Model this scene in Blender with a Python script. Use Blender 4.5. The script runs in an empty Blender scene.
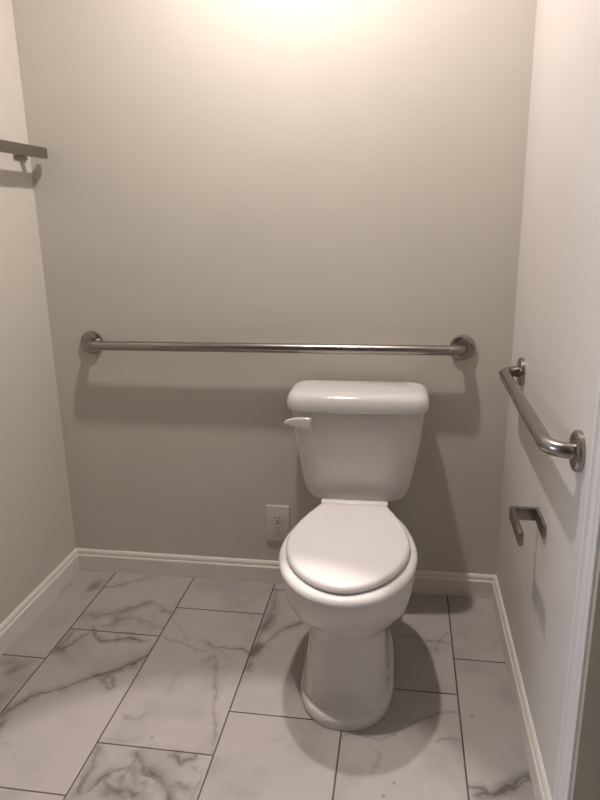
import bpy, bmesh, math
import numpy as np
from mathutils import Vector, Matrix

SC = bpy.context.scene
COL = SC.collection
PI = math.pi

XL, XR = -1.025, 0.529        # side walls
YB = -4.2                     # wall behind the viewer
ZC = 2.50                     # ceiling
rng = np.random.default_rng(7)

# ------------------------------------------------------------------ materials
def mat(name, col, rough=0.5, metal=0.0, bump=None, coat=0.0, spec=0.5, var=None, aniso=0.0):
    m = bpy.data.materials.new(name)
    m.use_nodes = True
    nt = m.node_tree
    b = nt.nodes['Principled BSDF']
    b.inputs['Base Color'].default_value = (*col, 1)
    b.inputs['Roughness'].default_value = rough
    b.inputs['Metallic'].default_value = metal
    b.inputs['Specular IOR Level'].default_value = spec
    b.inputs['Coat Weight'].default_value = coat
    b.inputs['Coat Roughness'].default_value = 0.05
    b.inputs['Anisotropic'].default_value = aniso
    tc = nt.nodes.new('ShaderNodeTexCoord')
    if bump:
        sc, st, dist = bump
        n = nt.nodes.new('ShaderNodeTexNoise')
        n.inputs['Scale'].default_value = sc
        n.inputs['Detail'].default_value = 3
        nt.links.new(tc.outputs['Object'], n.inputs['Vector'])
        bp = nt.nodes.new('ShaderNodeBump')
        bp.inputs['Strength'].default_value = st
        bp.inputs['Distance'].default_value = dist
        nt.links.new(n.outputs['Fac'], bp.inputs['Height'])
        nt.links.new(bp.outputs['Normal'], b.inputs['Normal'])
    if var:
        sc, amt = var
        n = nt.nodes.new('ShaderNodeTexNoise')
        n.inputs['Scale'].default_value = sc
        n.inputs['Detail'].default_value = 2
        nt.links.new(tc.outputs['Object'], n.inputs['Vector'])
        r = nt.nodes.new('ShaderNodeValToRGB')
        e = r.color_ramp.elements
        e[0].position, e[1].position = 0.35, 0.65
        e[0].color = (*[c * (1 - amt) for c in col], 1)
        e[1].color = (*[min(1, c * (1 + amt)) for c in col], 1)
        nt.links.new(n.outputs['Fac'], r.inputs['Fac'])
        nt.links.new(r.outputs['Color'], b.inputs['Base Color'])
    return m

M_WALL = mat('wall_paint', (0.59, 0.562, 0.498), 0.6, bump=(260, 0.12, 0.002), var=(3, 0.015), spec=0.35)
M_WALL_LIT = mat('lit_wall_paint', (0.64, 0.615, 0.585), 0.5, bump=(260, 0.12, 0.002), var=(3, 0.015), spec=0.35)  # right wall: its brighter, cooler light is put into a whiter wall colour
M_CEIL = mat('ceiling_paint', (0.45, 0.43, 0.4), 0.8, bump=(200, 0.1, 0.002))
M_WALL_DARK = mat('darkened_unseen_wall', (0.24, 0.21, 0.17), 0.7, bump=(260, 0.12, 0.002), var=(3, 0.02))  # unseen walls, coloured dark to cut light bouncing onto the toilet
M_TRIM = mat('trim_paint', (0.74, 0.71, 0.65), 0.38, var=(8, 0.015))
M_CASE = mat('casing_paint', (0.68, 0.66, 0.635), 0.35, var=(8, 0.015))
M_DOOR = mat('door_paint', (0.40, 0.38, 0.31), 0.5, var=(5, 0.03))
M_PORC = mat('porcelain', (0.66, 0.642, 0.625), 0.10, coat=0.4, var=(4, 0.008))
M_SEAT = mat('seat_plastic', (0.80, 0.78, 0.765), 0.22, var=(5, 0.008))
M_MARK = mat('mark_grey', (0.58, 0.565, 0.55), 0.3)
M_PLATE = mat('plate_plastic', (0.61, 0.58, 0.52), 0.35, var=(10, 0.01))
M_SLOT = mat('slot_dark', (0.03, 0.028, 0.025), 0.7)
M_GROUT = mat('grout', (0.13, 0.105, 0.085), 0.9, bump=(400, 0.2, 0.001))
M_LAMP = mat('lamp_trim', (0.85, 0.85, 0.84), 0.4)

def steel(name, col, rough, scale):
    m = mat(name, col, rough, 1.0)
    nt = m.node_tree
    b = nt.nodes['Principled BSDF']
    tc = [n for n in nt.nodes if n.type == 'TEX_COORD'][0]
    mp = nt.nodes.new('ShaderNodeMapping')
    mp.inputs['Scale'].default_value = scale
    n = nt.nodes.new('ShaderNodeTexNoise')
    n.inputs['Scale'].default_value = 1.0
    n.inputs['Detail'].default_value = 4
    nt.links.new(tc.outputs['Object'], mp.inputs['Vector'])
    nt.links.new(mp.outputs['Vector'], n.inputs['Vector'])
    r = nt.nodes.new('ShaderNodeMapRange')
    r.inputs['To Min'].default_value = rough - 0.03
    r.inputs['To Max'].default_value = rough + 0.04
    nt.links.new(n.outputs['Fac'], r.inputs['Value'])
    nt.links.new(r.outputs['Result'], b.inputs['Roughness'])
    bp = nt.nodes.new('ShaderNodeBump')
    bp.inputs['Strength'].default_value = 0.015
    bp.inputs['Distance'].default_value = 0.0008
    nt.links.new(n.outputs['Fac'], bp.inputs['Height'])
    nt.links.new(bp.outputs['Normal'], b.inputs['Normal'])
    return m
M_STEEL = steel('brushed_steel', (0.36, 0.335, 0.31), 0.26, (6, 6, 400))
M_NICKEL = steel('brushed_nickel', (0.30, 0.275, 0.25), 0.34, (300, 300, 300))

def marble():
    m = bpy.data.materials.new('marble_tile')
    m.use_nodes = True
    nt = m.node_tree
    b = nt.nodes['Principled BSDF']
    at = nt.nodes.new('ShaderNodeAttribute')
    at.attribute_name = 'vein'
    r = nt.nodes.new('ShaderNodeValToRGB')
    e = r.color_ramp.elements
    e[0].position, e[0].color = 0.0, (0.425, 0.392, 0.378, 1)
    e[1].position, e[1].color = 1.0, (0.12, 0.105, 0.095, 1)
    k = r.color_ramp.elements.new(0.45)
    k.color = (0.26, 0.24, 0.228, 1)
    nt.links.new(at.outputs['Fac'], r.inputs['Fac'])
    tc = nt.nodes.new('ShaderNodeTexCoord')
    n = nt.nodes.new('ShaderNodeTexNoise')
    n.inputs['Scale'].default_value = 260
    n.inputs['Detail'].default_value = 2
    nt.links.new(tc.outputs['Object'], n.inputs['Vector'])
    mx = nt.nodes.new('ShaderNodeMix')
    mx.data_type = 'RGBA'
    mx.blend_type = 'MULTIPLY'
    mx.inputs[0].default_value = 0.10
    nt.links.new(r.outputs['Color'], mx.inputs[6])
    nt.links.new(n.outputs['Fac'], mx.inputs[7])
    nt.links.new(mx.outputs[2], b.inputs['Base Color'])
    b.inputs['Roughness'].default_value = 0.42
    b.inputs['Specular IOR Level'].default_value = 0.4
    return m
M_TILE = marble()

def emit(name, col, s):
    m = bpy.data.materials.new(name)
    m.use_nodes = True
    b = m.node_tree.nodes['Principled BSDF']
    b.inputs['Base Color'].default_value = (*col, 1)
    b.inputs['Emission Color'].default_value = (*col, 1)
    b.inputs['Emission Strength'].default_value = s
    return m
M_LENS = emit('lamp_lens', (1.0, 0.86, 0.70), 2.0)

# ------------------------------------------------------------------ helpers
def link(name, me, m, parent=None, smooth=True, angle=35):
    o = bpy.data.objects.new(name, me)
    COL.objects.link(o)
    if isinstance(m, (list, tuple)):
        for q in m: me.materials.append(q)
    elif m: me.materials.append(m)
    if smooth:
        for p in me.polygons: p.use_smooth = True
        try: me.set_sharp_from_angle(angle=math.radians(angle))
        except Exception: pass
    if parent: o.parent = parent
    return o

def obj(name, bm, m, parent=None, smooth=True, angle=35):
    bmesh.ops.recalc_face_normals(bm, faces=bm.faces)
    me = bpy.data.meshes.new(name)
    bm.to_mesh(me)
    bm.free()
    return link(name, me, m, parent, smooth, angle)

def thing(name, label, cat, loc=(0, 0, 0), rz=0, group=None):
    o = bpy.data.objects.new(name, None)
    COL.objects.link(o)
    o.empty_display_size = 0.05
    o.location = loc
    o.rotation_euler = (0, 0, rz)
    o['label'] = label
    o['category'] = cat
    if group: o['group'] = group
    return o

def struct(name, bm, m, smooth=False):
    o = obj(name, bm, m, None, smooth)
    o['kind'] = 'structure'
    return o

def box(bm, x0, x1, y0, y1, z0, z1, bev=0.0, seg=2):
    vs = [bm.verts.new((x, y, z)) for z in (z0, z1) for y in (y0, y1) for x in (x0, x1)]
    fs = [(0, 1, 3, 2), (4, 6, 7, 5), (0, 4, 5, 1), (2, 3, 7, 6), (0, 2, 6, 4), (1, 5, 7, 3)]
    faces = [bm.faces.new([vs[i] for i in f]) for f in fs]
    if bev > 0:
        es = list({e for f in faces for e in f.edges})
        bmesh.ops.bevel(bm, geom=es, offset=bev, segments=seg, profile=0.5, affect='EDGES')
    return bm

def loft(bm, rings, cap0=True, cap1=True):
    vr = [[bm.verts.new(p) for p in r] for r in rings]
    n = len(vr[0])
    for a, b in zip(vr, vr[1:]):
        for i in range(n):
            bm.faces.new((a[i], a[(i + 1) % n], b[(i + 1) % n], b[i]))
    if cap0: bm.faces.new(vr[0][::-1])
    if cap1: bm.faces.new(vr[-1])
    return bm

def lathe(bm, prof, n=48, axis='z', org=(0, 0, 0)):
    rings = []
    for r, h in prof:
        ring = []
        for i in range(n):
            a = 2 * PI * i / n
            c, s = r * math.cos(a), r * math.sin(a)
            p = {'z': (c, s, h), 'y': (c, h, s), 'x': (h, c, s)}[axis]
            ring.append((p[0] + org[0], p[1] + org[1], p[2] + org[2]))
        rings.append(ring)
    return loft(bm, rings)

def tube(bm, pts, r, n=24):
    pts = [Vector(p) for p in pts]
    rings = []
    t0 = (pts[1] - pts[0]).normalized()
    up = Vector((0, 0, 1)) if abs(t0.z) < 0.9 else Vector((1, 0, 0))
    for i, p in enumerate(pts):
        a = pts[max(0, i - 1)]
        b = pts[min(len(pts) - 1, i + 1)]
        t = (b - a).normalized()
        s = t.cross(up).normalized()
        u = s.cross(t)
        rings.append([p + r * (math.cos(2 * PI * k / n) * s + math.sin(2 * PI * k / n) * u) for k in range(n)])
    return loft(bm, rings)

def bend(a, b, c, rad, n=10):
    """points of a fillet at corner b of the path a-b-c"""
    a, b, c = Vector(a), Vector(b), Vector(c)
    u, v = (a - b).normalized(), (c - b).normalized()
    ang = u.angle(v)
    d = rad / math.tan(ang / 2)
    p0, p1 = b + u * d, b + v * d
    cen = b + (u + v).normalized() * (rad / math.sin(ang / 2))
    q0, q1 = p0 - cen, p1 - cen
    tot = q0.angle(q1)
    ax = q0.cross(q1).normalized()
    return [cen + Matrix.Rotation(tot * i / n, 3, ax) @ q0 for i in range(n + 1)]

def extrude_profile(bm, prof, p0, p1, out):
    """prof: (distance off the wall, height); from p0 to p1 along the wall, out = unit normal"""
    out = Vector(out)
    r = [[Vector(p) + out * d + Vector((0, 0, h)) for d, h in prof] for p in (p0, p1)]
    return loft(bm, r)

# ------------------------------------------------------------------ marble floor
VEINS = [
    (1, [(-0.724, -0.03), (-0.789, -0.081), (-0.863, -0.125), (-0.901, -0.156)], 0.005, 0.45, 0.014, 0.25),
    (0, [(-0.902, -0.074), (-0.906, -0.13), (-0.886, -0.219)], 0.006, 0.5, 0.01, 0.25),
    (0, [(-0.89, -0.03), (-0.948, -0.101), (-1.008, -0.13)], 0.003, 0.3, 0.008, 0.1),
    (1, [(-0.868, -0.284), (-0.799, -0.293), (-0.737, -0.255), (-0.694, -0.219), (-0.66, -0.196)], 0.004, 0.35, 0.016, 0.3),
    (1, [(-0.66, -0.196), (-0.618, -0.209), (-0.563, -0.262)], 0.003, 0.35, 0.014, 0.25),
    (1, [(-0.751, -0.321), (-0.693, -0.291), (-0.618, -0.304), (-0.563, -0.33)], 0.01, 0.2, 0.03, 0.3),
    (1, [(-0.793, -0.366), (-0.76, -0.405), (-0.717, -0.425), (-0.683, -0.41), (-0.656, -0.396), (-0.596, -0.404)], 0.004, 0.55, 0.01, 0.3),
    (1, [(-0.847, -0.384), (-0.844, -0.442), (-0.855, -0.484), (-0.837, -0.482), (-0.818, -0.433), (-0.796, -0.388)], 0.008, 0.35, 0.018, 0.3),
    (1, [(-0.683, -0.41), (-0.703, -0.381), (-0.682, -0.368), (-0.645, -0.374)], 0.003, 0.4, 0.008, 0.2),
    (1, [(-0.551, -0.434), (-0.56, -0.469), (-0.596, -0.522), (-0.63, -0.554), (-0.666, -0.576), (-0.725, -0.615), (-0.76, -0.654), (-0.822, -0.691), (-0.848, -0.738), (-0.861, -0.793)], 0.0035, 0.75, 0.014, 0.3),
    (1, [(-0.637, -0.559), (-0.647, -0.592), (-0.615, -0.634), (-0.605, -0.616), (-0.629, -0.576)], 0.006, 0.4, 0.01, 0.2),
    (1, [(-0.853, -0.739), (-0.844, -0.791), (-0.844, -0.837)], 0.003, 0.5, 0.012, 0.3),
    (0, [(-0.956, -0.546), (-0.934, -0.599), (-0.918, -0.654), (-0.911, -0.715)], 0.005, 0.5, 0.016, 0.35),
    (0, [(-0.91, -0.54), (-0.888, -0.611), (-0.889, -0.671), (-0.888, -0.712)], 0.006, 0.45, 0.018, 0.3),
    (0, [(-0.862, -0.589), (-0.844, -0.631), (-0.843, -0.665)], 0.005, 0.4, 0.01, 0.2),
    (0, [(-0.991, -0.57), (-0.954, -0.556), (-0.895, -0.543)], 0.004, 0.4, 0.008, 0.2),
    (2, [(-0.546, -0.376), (-0.475, -0.398), (-0.418, -0.426), (-0.39, -0.432)], 0.0025, 0.35, 0.008, 0.12),
    (2, [(-0.555, -0.225), (-0.549, -0.283), (-0.488, -0.342), (-0.461, -0.381)], 0.0025, 0.25, 0.01, 0.12),
    (2, [(-0.389, -0.382), (-0.366, -0.404), (-0.312, -0.402), (-0.276, -0.407), (-0.243, -0.427)], 0.004, 0.75, 0.01, 0.25),
    (2, [(-0.411, -0.374), (-0.368, -0.429), (-0.373, -0.478), (-0.359, -0.418), (-0.316, -0.437)], 0.003, 0.25, 0.014, 0.18),
    (2, [(-0.355, -0.442), (-0.309, -0.593), (-0.293, -0.67), (-0.267, -0.733), (-0.266, -0.792), (-0.255, -0.813)], 0.003, 0.35, 0.008, 0.15),
    (2, [(-0.442, -0.533), (-0.442, -0.586), (-0.439, -0.627)], 0.002, 0.15, 0.008, 0.06),
    (2, [(-0.526, -0.725), (-0.491, -0.738), (-0.469, -0.709)], 0.003, 0.22, 0.006, 0.1),
    (2, [(-0.548, -0.807), (-0.496, -0.813), (-0.455, -0.794)], 0.003, 0.2, 0.006, 0.1),
    (2, [(-0.548, -0.84), (-0.539, -0.894), (-0.535, -0.944), (-0.54, -0.974)], 0.009, 0.3, 0.016, 0.3),
    (2, [(-0.51, -0.964), (-0.497, -0.927), (-0.464, -0.898), (-0.44, -0.87), (-0.445, -0.839)], 0.004, 0.45, 0.012, 0.3),
    (2, [(-0.444, -0.955), (-0.452, -0.915), (-0.44, -0.883), (-0.414, -0.921), (-0.4, -0.965)], 0.01, 0.25, 0.024, 0.35),
    (2, [(-0.487, -0.938), (-0.456, -0.962), (-0.424, -0.98)], 0.008, 0.25, 0.022, 0.3),
    (2, [(-0.442, -0.852), (-0.415, -0.88), (-0.385, -0.906), (-0.361, -0.914)], 0.004, 0.4, 0.012, 0.25),
    (2, [(-0.347, -0.842), (-0.326, -0.858), (-0.304, -0.845), (-0.294, -0.828)], 0.004, 0.5, 0.01, 0.25),
    (2, [(-0.345, -0.832), (-0.322, -0.822), (-0.286, -0.837)], 0.0025, 0.35, 0.008, 0.15),
    (2, [(-0.391, -0.888), (-0.36, -0.905), (-0.334, -0.934), (-0.314, -0.964)], 0.006, 0.3, 0.018, 0.3),
    (2, [(-0.282, -0.867), (-0.26, -0.888), (-0.264, -0.924), (-0.263, -0.957)], 0.004, 0.4, 0.012, 0.25),
    (2, [(-0.33, -0.933), (-0.31, -0.919), (-0.281, -0.932)], 0.008, 0.2, 0.02, 0.3),
    (3, [(-0.117, -0.238), (-0.158, -0.271), (-0.19, -0.313), (-0.219, -0.359), (-0.232, -0.421), (-0.241, -0.488)], 0.0035, 0.45, 0.012, 0.3),
    (3, [(-0.222, -0.217), (-0.23, -0.275), (-0.24, -0.352), (-0.242, -0.432)], 0.007, 0.4, 0.018, 0.35),
    (3, [(-0.236, -0.071), (-0.226, -0.158), (-0.233, -0.23)], 0.006, 0.2, 0.018, 0.2),
    (3, [(-0.132, -0.749), (-0.106, -0.752), (-0.087, -0.74)], 0.002, 0.2, 0.006, 0.08),
    (4, [(0.22, -0.265), (0.26, -0.27), (0.297, -0.286), (0.334, -0.28), (0.364, -0.292)], 0.0025, 0.5, 0.008, 0.18),
    (4, [(0.356, -0.231), (0.328, -0.276), (0.314, -0.328)], 0.0025, 0.25, 0.008, 0.12),
    (4, [(0.046, -0.722), (0.101, -0.707), (0.137, -0.709), (0.168, -0.718), (0.193, -0.691)], 0.0025, 0.5, 0.008, 0.2),
    (4, [(0.138, -0.736), (0.16, -0.781), (0.142, -0.82)], 0.0025, 0.2, 0.008, 0.1),
    (4, [(0.249, -0.641), (0.286, -0.614), (0.313, -0.595), (0.356, -0.593)], 0.0025, 0.4, 0.008, 0.2),
    (4, [(0.303, -0.706), (0.329, -0.689), (0.364, -0.691)], 0.003, 0.5, 0.008, 0.2),
    (5, [(0.357, -0.831), (0.393, -0.835), (0.428, -0.847), (0.467, -0.824), (0.513, -0.789)], 0.004, 0.55, 0.012, 0.3),
    (5, [(0.387, -0.855), (0.429, -0.841), (0.463, -0.816), (0.505, -0.782)], 0.005, 0.45, 0.014, 0.3),
    (5, [(0.397, -0.595), (0.402, -0.602)], 0.003, 0.4, 0.004, 0.1),
]
SPECKS =  [(-0.425, -0.788), (0.172, -0.885), (0.195, -0.845)]
TW, TL, GAP = 0.308, 0.613, 0.0042
TX0 = -0.8669
JOINT = {0: -0.5258, 1: -0.3725, 2: -0.2096, 3: -0.0555, 4: -0.5195, 5: -0.3623}

def vnoise(x, y, seed):
    xi, yi = np.floor(x).astype(np.int64), np.floor(y).astype(np.int64)
    xf, yf = x - xi, y - yi
    def h(i, j):
        n = (i * 374761393 + j * 668265263 + seed * 982451653) & 0xffffffff
        n = ((n ^ (n >> 13)) * 1274126177) & 0xffffffff
        n = n ^ (n >> 16)
        return (n & 0xffff) / 65535.0
    u, v = xf * xf * xf * (xf * (xf * 6 - 15) + 10), yf * yf * yf * (yf * (yf * 6 - 15) + 10)
    a = h(xi, yi) * (1 - u) + h(xi + 1, yi) * u
    b = h(xi, yi + 1) * (1 - u) + h(xi + 1, yi + 1) * u
    return a * (1 - v) + b * v

def fbm(x, y, seed, octv=4):
    s, a, t = 0, 1.0, 0
    for o in range(octv):
        s = s + a * vnoise(x * 2 ** o + 17.3 * o, y * 2 ** o - 9.1 * o, seed + o)
        t += a
        a *= 0.5
    return s / t

def vein_field(x, y, col, row):
    sd = 31 * (col + 9) + 7 * (row + 20)
    wx = (fbm(x * 38, y * 38, 501, 3) - 0.5) * 0.018
    wy = (fbm(x * 38, y * 38, 777, 3) - 0.5) * 0.018
    px, py = x + wx, y + wy
    brk = 0.55 + 0.9 * fbm(x * 30, y * 30, 91, 3)
    f = np.zeros_like(x)
    for c, pts, cw, s, hw, hs in VEINS:
        if c != col: continue
        d = np.full_like(x, 9.0)
        for (ax, ay), (bx, by) in zip(pts, pts[1:]):
            ux, uy = bx - ax, by - ay
            t = np.clip(((px - ax) * ux + (py - ay) * uy) / (ux * ux + uy * uy + 1e-12), 0, 1)
            d = np.minimum(d, np.hypot(px - ax - t * ux, py - ay - t * uy))
        g = 0.9 * s * np.exp(-(d / (cw * 0.62)) ** 2) * brk + 1.12 * hs * np.exp(-(d / (hw * 1.25)) ** 2) * np.clip(2.4 * fbm(x * 26 + 1.5 * wx / .018, y * 26 + 1.5 * wy / .018, 33, 3) - 0.4, 0, 1.6)
        f = np.maximum(f, g) + 0.25 * np.minimum(f, g)
    # faint veining of its own in each tile
    ox, oy = (sd * 0.731) % 11, (sd * 1.379) % 13
    X, Y = (x + ox), (y + oy)
    q = fbm(X * 7 + 2.2 * fbm(X * 9, Y * 9, sd, 3), Y * 4 + 2.2 * fbm(X * 9, Y * 9, sd + 5, 3), sd + 2, 4)
    rid = np.exp(-(np.abs(q - 0.5) / 0.006) ** 2) * np.clip((fbm(X * 5, Y * 5, sd + 8, 2) - 0.45) * 4, 0, 1)
    cloud = np.clip(fbm(X * 8, Y * 8, sd + 11, 4) - 0.50, 0, 1)
    hidden = (y < -0.95) | ((x > -0.06) & (x < 0.2) & (y > -0.6))
    f = f + rid * np.where(hidden, 0.35, 0.14) + cloud * np.where(hidden, 0.8, 0.6)
    for sx, sy in SPECKS:
        f = f + 1.2 * np.exp(-(np.hypot(x - sx, y - sy) / 0.0028) ** 2)
    return np.clip(f, 0, 1)

def build_floor(x_lo, x_hi, y_lo, y_hi):
    V, F, A = [], [], []
    MI = []
    base = 0
    c0, c1 = int(math.floor((x_lo - TX0) / TW)), int(math.floor((x_hi - TX0) / TW))
    for ci in range(c0, c1 + 1):
        col = ci + 1
        xa, xb = TX0 + ci * TW + GAP / 2, TX0 + (ci + 1) * TW - GAP / 2
        ph = JOINT.get(col, JOINT[0] + 0.1535 * col)
        k0, k1 = int(math.floor((y_lo - ph) / TL)), int(math.floor((y_hi - ph) / TL))
        for k in range(k0, k1 + 1):
            ya, yb = ph + k * TL + GAP / 2, ph + (k + 1) * TL - GAP / 2
            X0, X1, Y0, Y1 = max(xa, x_lo), min(xb, x_hi), max(ya, y_lo), min(yb, y_hi)
            if X1 - X0 < 0.004 or Y1 - Y0 < 0.004: continue
            res = 0.0036 if (Y1 > -1.0 and X0 > XL - 0.05) else 0.03
            nx, ny = max(2, int((X1 - X0) / res)), max(2, int((Y1 - Y0) / res))
            gx, gy = np.meshgrid(np.linspace(X0, X1, nx), np.linspace(Y0, Y1, ny))
            gz = np.zeros_like(gx)
            edge = (gx <= X0 + 1e-9) | (gx >= X1 - 1e-9) | (gy <= Y0 + 1e-9) | (gy >= Y1 - 1e-9)
            gz[edge] = -0.0006
            V.append(np.stack([gx.ravel(), gy.ravel(), gz.ravel()], 1))
            A.append(vein_field(gx.ravel(), gy.ravel(), col, k))
            idx = np.arange(nx * ny).reshape(ny, nx) + base
            F.append(np.stack([idx[:-1, :-1].ravel(), idx[:-1, 1:].ravel(), idx[1:, 1:].ravel(), idx[1:, :-1].ravel()], 1))
            MI.append(np.zeros((nx - 1) * (ny - 1), dtype=np.int32))
            base += nx * ny
    # grout bed and slab under the tiles
    g = [(x_lo, y_lo, -0.0015), (x_hi, y_lo, -0.0015), (x_hi, y_hi, -0.0015), (x_lo, y_hi, -0.0015),
         (x_lo, y_lo, -0.1), (x_hi, y_lo, -0.1), (x_hi, y_hi, -0.1), (x_lo, y_hi, -0.1)]
    V.append(np.array(g)); A.append(np.zeros(8))
    gf = np.array([(0, 1, 2, 3), (7, 6, 5, 4), (0, 4, 5, 1), (1, 5, 6, 2), (2, 6, 7, 3), (3, 7, 4, 0)]) + base
    F.append(gf); MI.append(np.ones(6, dtype=np.int32))
    V, F, A, MI = np.concatenate(V), np.concatenate(F), np.concatenate(A), np.concatenate(MI)
    me = bpy.data.meshes.new('floor')
    me.vertices.add(len(V)); me.vertices.foreach_set('co', V.astype(np.float32).ravel())
    me.loops.add(len(F) * 4); me.loops.foreach_set('vertex_index', F.astype(np.int32).ravel())
    me.polygons.add(len(F)); me.polygons.foreach_set('loop_start', np.arange(0, len(F) * 4, 4, dtype=np.int32))
    me.polygons.foreach_set('loop_total', np.full(len(F), 4, dtype=np.int32))
    me.materials.append(M_TILE); me.materials.append(M_GROUT)
    me.polygons.foreach_set('material_index', MI)
    me.update(calc_edges=True)
    at = me.attributes.new('vein', 'FLOAT', 'POINT')
    at.data.foreach_set('value', A.astype(np.float32))
    me.validate()
    o = link('floor', me, None, smooth=False)
    o['kind'] = 'structure'
    return o

HX, HY = -3.3, -0.95          # unseen room added beyond the left wall to carry the cool side light
build_floor(HX, 0.70, YB, 0.0)

# ------------------------------------------------------------------ room shell
T = 0.11
DY0, DY1, DZ = -1.87, -1.037, 2.05      # doorway in the right wall
OY0, OY1, OZ = -2.45, -1.38, 2.08       # unseen opening added in the left wall, its edge keeps side light off the bowl
WY0, WY1, WZ0, WZ1 = -2.75, -1.85, 0.85, 2.05   # unseen window of the added room

bm = bmesh.new(); box(bm, XL - T, XR + T, 0.0, T, -0.1, ZC); struct('wall_back', bm, M_WALL)
bm = bmesh.new()
box(bm, XL - T, XL, OY1, 0.0, 0, ZC); box(bm, XL - T, XL, YB, OY0, 0, ZC); box(bm, XL - T, XL, OY0, OY1, OZ, ZC)
struct('wall_left', bm, M_WALL)
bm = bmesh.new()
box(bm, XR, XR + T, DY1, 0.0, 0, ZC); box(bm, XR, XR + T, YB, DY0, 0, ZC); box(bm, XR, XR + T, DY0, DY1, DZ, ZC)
struct('wall_right', bm, M_WALL_LIT)
bm = bmesh.new(); box(bm, HX, XR + T, YB - T, YB, -0.1, ZC); struct('wall_front', bm, M_WALL_DARK)
bm = bmesh.new(); box(bm, HX, XL - T, HY, HY + T, -0.1, ZC); struct('wall_side', bm, M_WALL_DARK)
bm = bmesh.new()
box(bm, HX - T, HX, WY1, HY + T, -0.1, ZC); box(bm, HX - T, HX, YB - T, WY0, -0.1, ZC)
box(bm, HX - T, HX, WY0, WY1, -0.1, WZ0); box(bm, HX - T, HX, WY0, WY1, WZ1, ZC)
struct('wall_outer', bm, M_WALL_DARK)
bm = bmesh.new(); box(bm, HX - T, XR + T, YB - T, T, ZC, ZC + 0.1); struct('ceiling', bm, M_CEIL)

# added window frame with a sash bar, out of view
bm = bmesh.new()
for a in ((WY0, WY0 + .05, WZ0, WZ1), (WY1 - .05, WY1, WZ0, WZ1), (WY0 + .05, WY1 - .05, WZ0, WZ0 + .05),
          (WY0 + .05, WY1 - .05, WZ1 - .05, WZ1), (WY0 + .05, WY1 - .05, 1.43, 1.47)):
    box(bm, HX - 0.09, HX - 0.03, *a)
struct('added_window_1', bm, M_CASE)

# baseboards
BP = [(0, 0), (0.014, 0), (0.014, 0.060), (0.0125, 0.0635), (0.0095, 0.066), (0.0095, 0.072), (0.008, 0.078), (0.004, 0.083), (0, 0.084)]
bm = bmesh.new(); extrude_profile(bm, BP, (XL, 0, 0), (XR, 0, 0), (0, -1, 0)); struct('baseboard_back', bm, M_TRIM)
bm = bmesh.new(); extrude_profile(bm, BP, (XL, 0, 0), (XL, OY1 - 0.0, 0), (1, 0, 0)); struct('baseboard_left', bm, M_TRIM)
bm = bmesh.new(); extrude_profile(bm, BP, (XR, 0, 0), (XR, DY1 + 0.062, 0), (-1, 0, 0)); struct('baseboard_right', bm, M_TRIM)

# moulded casing round the doorway in the right wall
def casing_strip(bm, y_in, sgn, z1):
    prof = [(0.0, 0.0), (0.0, 0.004), (0.004, 0.006), (0.012, 0.0065), (0.015, 0.0085), (0.022, 0.0095), (0.036, 0.0100), (0.040, 0.0080), (0.046, 0.0125), (0.060, 0.0125), (0.062, 0.011), (0.062, 0.0)]
    r = []
    for z in (0.0, z1):
        r.append([Vector((XR - d, y_in + sgn * w, z)) for w, d in prof])
    loft(bm, r)
bm = bmesh.new()
casing_strip(bm, DY1, 1, DZ); casing_strip(bm, DY0, -1, DZ)
box(bm, XR - 0.0125, XR, DY0 - 0.062, DY1 + 0.062, DZ, DZ + 0.062, 0.002)
struct('trim_1', bm, M_CASE, smooth=False)
# jamb lining with its stop, door set back in the opening
bm = bmesh.new()
box(bm, XR - 0.0, XR + T, DY1 - 0.018, DY1, 0, DZ); box(bm, XR, XR + T, DY0, DY0 + 0.018, 0, DZ)
box(bm, XR, XR + T, DY0 + 0.018, DY1 - 0.018, DZ - 0.018, DZ)
struct('trim_2', bm, M_DOOR)
bm = bmesh.new()
box(bm, XR + 0.07, XR + 0.105, DY0 + 0.02, DY1 - 0.02, 0.006, DZ - 0.02, 0.002)
for z0, z1 in ((0.25, 0.95), (1.08, 1.9)):
    for y0, y1 in ((DY0 + 0.13, DY0 + 0.37), (DY0 + 0.46, DY1 - 0.13)):
        box(bm, XR + 0.064, XR + 0.072, y0, y1, z0, z1, 0.006)
struct('door_1', bm, M_DOOR)

# ------------------------------------------------------------------ toilet
NS = 72
def egg(yf, yb, hw, z, ef=2.0, eb=2.6, yc=None, n=NS, xo=0.0):
    yc = (yf + yb) / 2 if yc is None else yc
    out = []
    for i in range(n):
        a = 2 * PI * i / n
        s, c = math.sin(a), math.cos(a)
        if c >= 0: e, ext = ef, yf - yc
        else: e, ext = eb, yb - yc
        x = hw * math.copysign(abs(s) ** (2 / e), s)
        y = yc + ext * abs(c) ** (2 / e)
        out.append((x + xo, y, z))
    return out

def closed_spline(pts, sub=6):
    n = len(pts); out = []
    for i in range(n):
        p0, p1, p2, p3 = (np.array(pts[(i + k) % n], float) for k in (-1, 0, 1, 2))
        for j in range(sub):
            t = j / sub
            out.append(tuple(0.5 * ((2 * p1) + (-p0 + p2) * t + (2 * p0 - 5 * p1 + 4 * p2 - p3) * t * t + (-p0 + 3 * p1 - 3 * p2 + p3) * t ** 3)))
    return out

def inset(poly, d):
    P = np.array(poly); n = len(P)
    t = np.roll(P, -1, 0) - np.roll(P, 1, 0)
    t /= np.linalg.norm(t, axis=1)[:, None] + 1e-12
    nrm = np.stack([-t[:, 1], t[:, 0]], 1)
    area = 0.5 * np.sum(P[:, 0] * np.roll(P[:, 1], -1) - np.roll(P[:, 0], -1) * P[:, 1])
    if area < 0: nrm = -nrm
    return P + nrm * d

def slab(bm, poly, steps):
    """steps: (inset, z) from bottom to top"""
    return loft(bm, [[(x, y, z) for x, y in inset(poly, d)] for d, z in steps])

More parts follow.
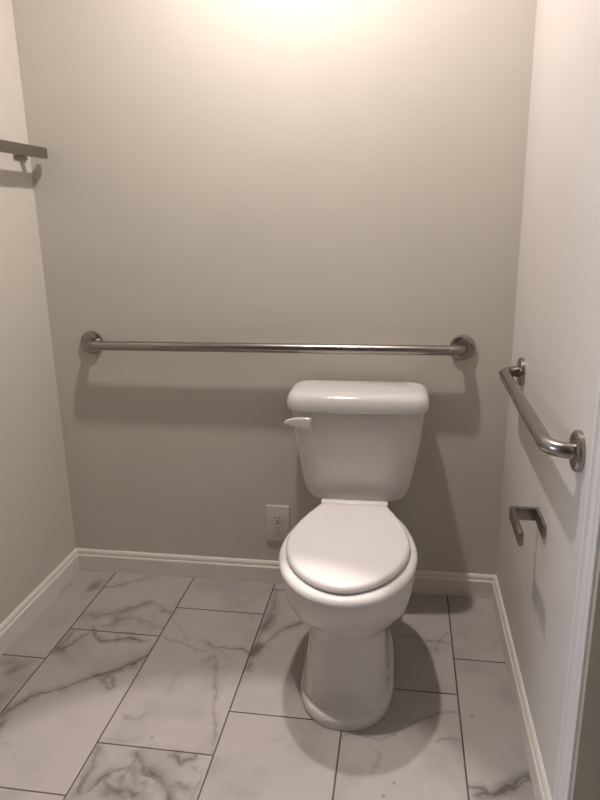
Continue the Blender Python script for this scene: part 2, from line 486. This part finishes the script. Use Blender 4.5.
def rounded(half):
    """mirror a half outline given from the rear centre round to the front centre"""
    left = [(-x, y) for x, y in half[::-1] if x > 1e-6]
    return half + left

toilet = thing('toilet', 'white two-piece toilet with closed lid standing against the back wall', 'toilet', (0.0540, 0, 0), 0.008)

bm = bmesh.new()
S = [  # z, y front, y back, half width, y of widest, exponents
    (0.000, -.698, -.230, .127, -.52, 2.3, 4.0),
    (0.006, -.701, -.230, .130, -.52, 2.3, 4.0),
    (0.027, -.701, -.230, .130, -.52, 2.3, 4.0),
    (0.0335, -.697, -.230, .1285, -.52, 2.3, 4.0),
    (0.0375, -.677, -.230, .1205, -.52, 2.35, 4.0),
    (0.055, -.662, -.230, .1175, -.52, 2.4, 4.0),
    (0.100, -.652, -.230, .1135, -.52, 2.5, 4.0),
    (0.150, -.643, -.230, .109, -.51, 2.6, 4.0),
    (0.200, -.638, -.230, .104, -.50, 2.6, 4.0),
    (0.222, -.638, -.230, .103, -.50, 2.6, 4.0),
    (0.232, -.642, -.230, .107, -.50, 2.5, 3.6),
    (0.246, -.652, -.230, .126, -.50, 2.3, 3.0),
    (0.268, -.676, -.226, .149, -.50, 2.2, 2.7),
    (0.294, -.700, -.220, .166, -.50, 2.15, 2.5),
    (0.322, -.719, -.215, .1745, -.50, 2.1, 2.5),
    (0.350, -.735, -.210, .1795, -.50, 2.1, 2.5),
    (0.385, -.744, -.205, .181, -.50, 2.1, 2.5),
    (0.398, -.745, -.205, .1805, -.50, 2.1, 2.5),
    (0.405, -.741, -.205, .177, -.50, 2.1, 2.5),
    (0.407, -.735, -.215, .170, -.50, 2.1, 2.5),
]
loft(bm, [egg(yf, yb, hw, z, ef, eb, yc) for z, yf, yb, hw, yc, ef, eb in S])
# rear body with the trapway and the deck under the tank
loft(bm, [egg(-.40, yb, hw, z, 5, 5) for z, yb, hw in
          ((0, -.14, .105), (.1, -.14, .10), (.2, -.10, .095), (.27, -.06, .09), (.32, -.035, .095), (.40, -.03, .095), (.412, -.03, .095), (.416, -.035, .09))])
obj('bowl', bm, M_PORC, toilet, angle=30)

bm = bmesh.new()
TK = [(.4160, -.170, .105), (.4175, -.184, .124), (.4225, -.194, .140), (.432, -.2005, .1525), (.448, -.205, .162), (.475, -.208, .1705),
      (.53, -.210, .181), (.58, -.212, .191), (.65, -.215, .2005), (.724, -.218, .2075), (.728, -.216, .2055)]
loft(bm, [egg(yf, -.022, hw, z, 5.0, 7.0) for z, yf, hw in TK])
tank = obj('tank', bm, M_PORC, toilet, angle=50)
bm = bmesh.new()
for x0, x1, z in ((-.018, .004, .5), (-.024, .020, .490)):
    box(bm, x0, x1, -.2092, -.204, z, z + .0022, 0.0006)
obj('maker_mark', bm, M_MARK, tank)
bm = bmesh.new()
LD = [(.7205, -.212, .208), (.7195, -.226, .2155), (.722, -.2305, .2185), (.730, -.232, .2195), (.742, -.231, .2190), (.754, -.228, .2165), (.764, -.222, .212), (.7705, -.213, .205), (.7740, -.200, .194), (.7755, -.180, .172)]
loft(bm, [egg(yf, -.016 if i < 6 else -.016 - (i - 5) * .004, hw, z, 4.6, 5.5) for i, (z, yf, hw) in enumerate(LD)])
obj('tank_lid', bm, M_PORC, toilet, angle=60)

# flush lever on the front left of the tank
bm = bmesh.new()
lathe(bm, [(0.011, -.210), (0.011, -.2235), (0.010, -.2245)], 24, 'y', (-.148, 0, .686))
LV = [(-.136, .0185, .684), (-.139, .0195, .684), (-.152, .0195, .6845), (-.168, .018, .686), (-.186, .0145, .688), (-.201, .0105, .6885), (-.212, .0075, .6875), (-.217, .004, .686)]
loft(bm, [[(x, -.2245 - .0065 * math.copysign(abs(math.cos(2 * PI * k / 28)) ** .6, math.cos(2 * PI * k / 28)) - .004, zc + h * math.copysign(abs(math.sin(2 * PI * k / 28)) ** .6, math.sin(2 * PI * k / 28))) for k in range(28)] for x, h, zc in LV])
obj('flush_lever', bm, M_PORC, toilet, angle=60)

# seat ring: wider than the lid that lies on it
half = [(0, -.270), (.06, -.270), (.105, -.275), (.138, -.318), (.163, -.385), (.179, -.455), (.1845, -.515), (.1805, -.570), (.169, -.622), (.149, -.670), (.121, -.712), (.085, -.746), (.042, -.766), (0, -.773)]
ring = closed_spline(rounded(half), 5)
hin = [(0, -.36), (.05, -.365), (.085, -.40), (.105, -.46), (.110, -.53), (.102, -.60), (.078, -.66), (.04, -.69), (0, -.697)]
hole = closed_spline(rounded(hin), 5)
bm = bmesh.new()
n1 = len(ring)
# resample the hole to the outer count so the ring closes with quads
H = np.array(hole)
def by_angle(P, n):
    P = np.array(P); c = np.array([0, -.52])
    a = np.unwrap(np.arctan2(P[:, 0] - c[0], P[:, 1] - c[1]))
    return a
R0 = np.array(ring); C0 = np.array([0, -.52])
rh = []
ah = np.arctan2(H[:, 0] - C0[0], H[:, 1] - C0[1]); rad = np.hypot(*(H - C0).T)
o_ = np.argsort(ah); ah, rad = ah[o_], rad[o_]
ah3 = np.concatenate([ah - 2 * PI, ah, ah + 2 * PI]); rad3 = np.tile(rad, 3)
for x, y in R0:
    a = math.atan2(x - C0[0], y - C0[1]); r = float(np.interp(a, ah3, rad3))
    rh.append((C0[0] + r * math.sin(a), C0[1] + r * math.cos(a)))
rr = lambda d, z: [(x, y, z) for x, y in inset(ring, d)]
hh = lambda d, z: [(x, y, z) for x, y in inset(rh, -d)]
seq = [rr(.004, .409), rr(.0005, .412), rr(0, .417), rr(.002, .424), rr(.007, .4295), rr(.016, .4325), rr(.026, .4330), hh(.012, .4325), hh(.003, .429), hh(0, .420), hh(.004, .409)]
vr = [[bm.verts.new(p) for p in r] for r in seq]
for a, b in zip(vr, vr[1:] + vr[:1]):
    for i in range(n1): bm.faces.new((a[i], a[(i + 1) % n1], b[(i + 1) % n1], b[i]))
obj('seat', bm, M_SEAT, toilet, angle=60)

half = [(0, -.289), (.05, -.289), (.092, -.289), (.102, -.295), (.114, -.322), (.128, -.357), (.146, -.410), (.159, -.465), (.1645, -.515), (.1615, -.560), (.1525, -.605), (.136, -.648), (.112, -.689), (.078, -.725), (.040, -.749), (0, -.758)]
lid = closed_spline(rounded(half), 5)
bm = bmesh.new()
steps = [(.010, .4365), (.003, .4375), (0, .4415), (0, .446), (.0012, .4505), (.0035, .4540), (.007, .4565), (.011, .4577)]
rings = [[(x, y, z) for x, y in inset(lid, d)] for d, z in steps]
for f, z in ((.95, .4583), (.7, .4590), (.3, .4594)):
    rings.append([(x * f, -.52 + (y + .52) * f, z) for x, y in inset(lid, .011)])
loft(bm, rings)
obj('seat_lid', bm, M_SEAT, toilet, angle=60)
bm = bmesh.new()
box(bm, -.1005, .1005, -.2893, -.262, .428, .4575, .004, 3)
obj('hinge_cover', bm, M_SEAT, toilet, angle=60)

# ------------------------------------------------------------------ grab bars
def flange_bm(axis, sgn, org):
    bm = bmesh.new()
    prof = [(.0405, 0), (.0405, .006), (.0395, .010), (.036, .0125), (.026, .0135), (.0172, .0138)]
    lathe(bm, [(r, sgn * h) for r, h in prof], 48, axis, org)
    return bm

def grab_bar(label, ends, normal, off, rad, group, axis, sgn):
    a, b = Vector(ends[0]), Vector(ends[1])
    t = thing('grab_bar', label, 'grab bar', (a + b) / 2, 0, group)
    c = (a + b) / 2
    nrm = Vector(normal)
    a, b = a - c, b - c
    A, B = a + nrm * off, b + nrm * off
    path = [a + nrm * .002] + bend(a, A, B, rad) + bend(A, B, b, rad) + [b + nrm * .002]
    bm = bmesh.new(); tube(bm, path, .0158, 28)
    obj('rail', bm, M_STEEL, t, angle=60)
    for e in (a, b):
        obj('wall_flange', flange_bm(axis, sgn, e), M_STEEL, t)
    return t
grab_bar('long straight brushed-steel grab bar on the back wall above the toilet tank', ((-.8735, 0, .882), (.376, 0, .882)), (0, -1, 0), .055, .045, None, 'y', -1)
grab_bar('short brushed-steel grab bar on the side wall above the paper holder', ((XR, -.209, .8545), (XR, -.866, .8505)), (-1, 0, 0), .056, .045, None, 'x', -1)

# ------------------------------------------------------------------ paper holder
t = thing('toilet_paper_holder', 'empty square open-arm toilet paper holder on the wall below the short grab bar', 'paper holder', (XR, -.57, .577))
bm = bmesh.new(); box(bm, -.008, .001, -.088, .014, -.016, .016, .0015); obj('wall_plate', bm, M_NICKEL, t)
bm = bmesh.new(); box(bm, -.0575, -.0085, 0.002, .014, -.016, .016, .0012); obj('arm', bm, M_NICKEL, t)
bm = bmesh.new(); box(bm, -.0685, -.058, -.135, .014, -.016, .016, .0012); obj('roll_bar', bm, M_NICKEL, t)

# ------------------------------------------------------------------ towel bar on the left wall
t = thing('towel_bar', 'flat square-edged metal towel bar high on the left wall', 'towel bar', (XL, -.32, 1.4985))
bm = bmesh.new(); box(bm, .060, .073, -.30, .30, -.0165, .0165, .0012); obj('rail', bm, M_NICKEL, t)
for yy in (-.257, .257):
    bm = bmesh.new()
    box(bm, 0, .008, yy - .036, yy + .036, -.018, .018, .0015)
    box(bm, .0075, .0605, yy - .010, yy + .010, -.010, .010, .001)
    obj('wall_post', bm, M_NICKEL, t)

# ------------------------------------------------------------------ power outlet
t = thing('power_outlet', 'beige duplex power outlet on the back wall beside the toilet', 'power outlet', (-.2355, 0, .235))
bm = bmesh.new(); box(bm, -.0425, .0425, -.0065, 0, -.070, .070, .003, 3); plate = obj('cover_plate', bm, M_PLATE, t, angle=60)
for zz in (.0195, -.0195):
    bm = bmesh.new()
    loft(bm, [[(.0172 * math.copysign(abs(math.cos(a)) ** .8, math.cos(a)), y, zz + max(-.0135, min(.0135, .0172 * math.sin(a)))) for a in [2 * PI * k / 40 for k in range(40)]] for y in (-.0055, -.0083)])
    rc = obj('receptacle', bm, M_PLATE, t)
    for x0, h in ((-.0065, .0085), (.0065, .0068)):
        bm = bmesh.new(); box(bm, x0 - .0011, x0 + .0011, -.0087, -.0078, zz + .0022 - h / 2 + .002, zz + .0022 + h / 2 + .002); obj('slot', bm, M_SLOT, rc)
    bm = bmesh.new(); lathe(bm, [(.0026, -.0087), (.0026, -.0078)], 16, 'y', (0, 0, zz - .0075)); obj('ground_hole', bm, M_SLOT, rc)
bm = bmesh.new(); lathe(bm, [(.0032, -.006), (.0032, -.0072), (.002, -.0078)], 20, 'y'); obj('screw', bm, M_NICKEL, t)

# ------------------------------------------------------------------ ceiling downlights and added side light
L1 = (-.145, -.45, ZC)
L2 = (-.20, -1.10, ZC)
for (x, y, z), lab in ((L1, 'round recessed ceiling downlight above the toilet near the back wall'), (L2, 'round recessed ceiling downlight in the middle of the room')):
    t = thing('ceiling_downlight', lab, 'ceiling light', (x, y, z), 0, 'recessed ceiling downlights')
    bm = bmesh.new(); lathe(bm, [(.062, -.001), (.066, -.006), (.082, -.007), (.088, -.003), (.088, 0), (.062, 0)], 48); obj('trim_ring', bm, M_LAMP, t)
    bm = bmesh.new(); lathe(bm, [(.0615, 0), (.0615, -.0025), (.05, -.004)], 48); obj('lens', bm, M_LENS, t)

def spot(name, loc, target, power, col, size, blend, rad):
    d = bpy.data.lights.new(name, 'SPOT')
    d.energy = power; d.color = col; d.spot_size = math.radians(size); d.spot_blend = blend; d.shadow_soft_size = rad
    o = bpy.data.objects.new(name, d); COL.objects.link(o)
    o.location = loc
    o.rotation_euler = (Vector(target) - Vector(loc)).to_track_quat('-Z', 'Y').to_euler()
    return o
WARM = (1.0, 0.895, 0.85)
d = bpy.data.lights.new('downlight_glow', 'AREA')
d.shape = 'DISK'; d.size = 0.075; d.energy = 23; d.color = WARM
o = bpy.data.objects.new('downlight_glow', d); COL.objects.link(o)
o.location = (L1[0], L1[1], ZC - .012)
beam = spot('downlight_beam', (L2[0], L2[1], ZC - .02), (L2[0], L2[1], 0), 115, WARM, 28.1, 0.30, .03)
beam.scale = (1.25, 1, 1)

d = bpy.data.lights.new('added_side_light', 'AREA')  # cool area light added out of view to brighten the right wall
d.shape = 'RECTANGLE'; d.size = WY1 - WY0; d.size_y = WZ1 - WZ0
d.energy = 92; d.color = (0.80, 0.85, 1.0)
o = bpy.data.objects.new('added_side_light', d); COL.objects.link(o)
o.location = (HX - 0.14, (WY0 + WY1) / 2, (WZ0 + WZ1) / 2)
o.rotation_euler = Vector((1, 0, 0)).to_track_quat('-Z', 'Z').to_euler()

w = bpy.data.worlds.new('sky')
SC.world = w
w.use_nodes = True
w.node_tree.nodes['Background'].inputs['Color'].default_value = (0.65, 0.78, 1.0, 1)
w.node_tree.nodes['Background'].inputs['Strength'].default_value = 0.3

# ------------------------------------------------------------------ camera
Rv = Vector((0.98800907, 0.15357097, -0.01593823))
Uv = Vector((-0.02583877, 0.26623777, 0.963561))
Fv = Vector((-0.15221836, 0.95159519, -0.26701342))
cd = bpy.data.cameras.new('camera')
cd.sensor_fit = 'VERTICAL'
cd.sensor_height = 36.0
cd.lens = 36.0 * 661.6149 / 800.0
cd.clip_start = 0.02
cam = bpy.data.objects.new('camera', cd)
COL.objects.link(cam)
m = Matrix((Rv, Uv, -Fv)).transposed().to_4x4()
m.translation = Vector((0.19051331, -2.12337754, 1.29022766))
cam.matrix_world = m
SC.camera = cam

SC.view_settings.view_transform = 'Standard'
SC.view_settings.look = 'None'
SC.view_settings.gamma = 1.0
SC.view_settings.exposure = 0.0
SC.view_settings.use_curve_mapping = False
SC.cycles.use_denoising = True
SC.cycles.max_bounces = 10
SC.cycles.diffuse_bounces = 6
SC.cycles.sample_clamp_indirect = 6
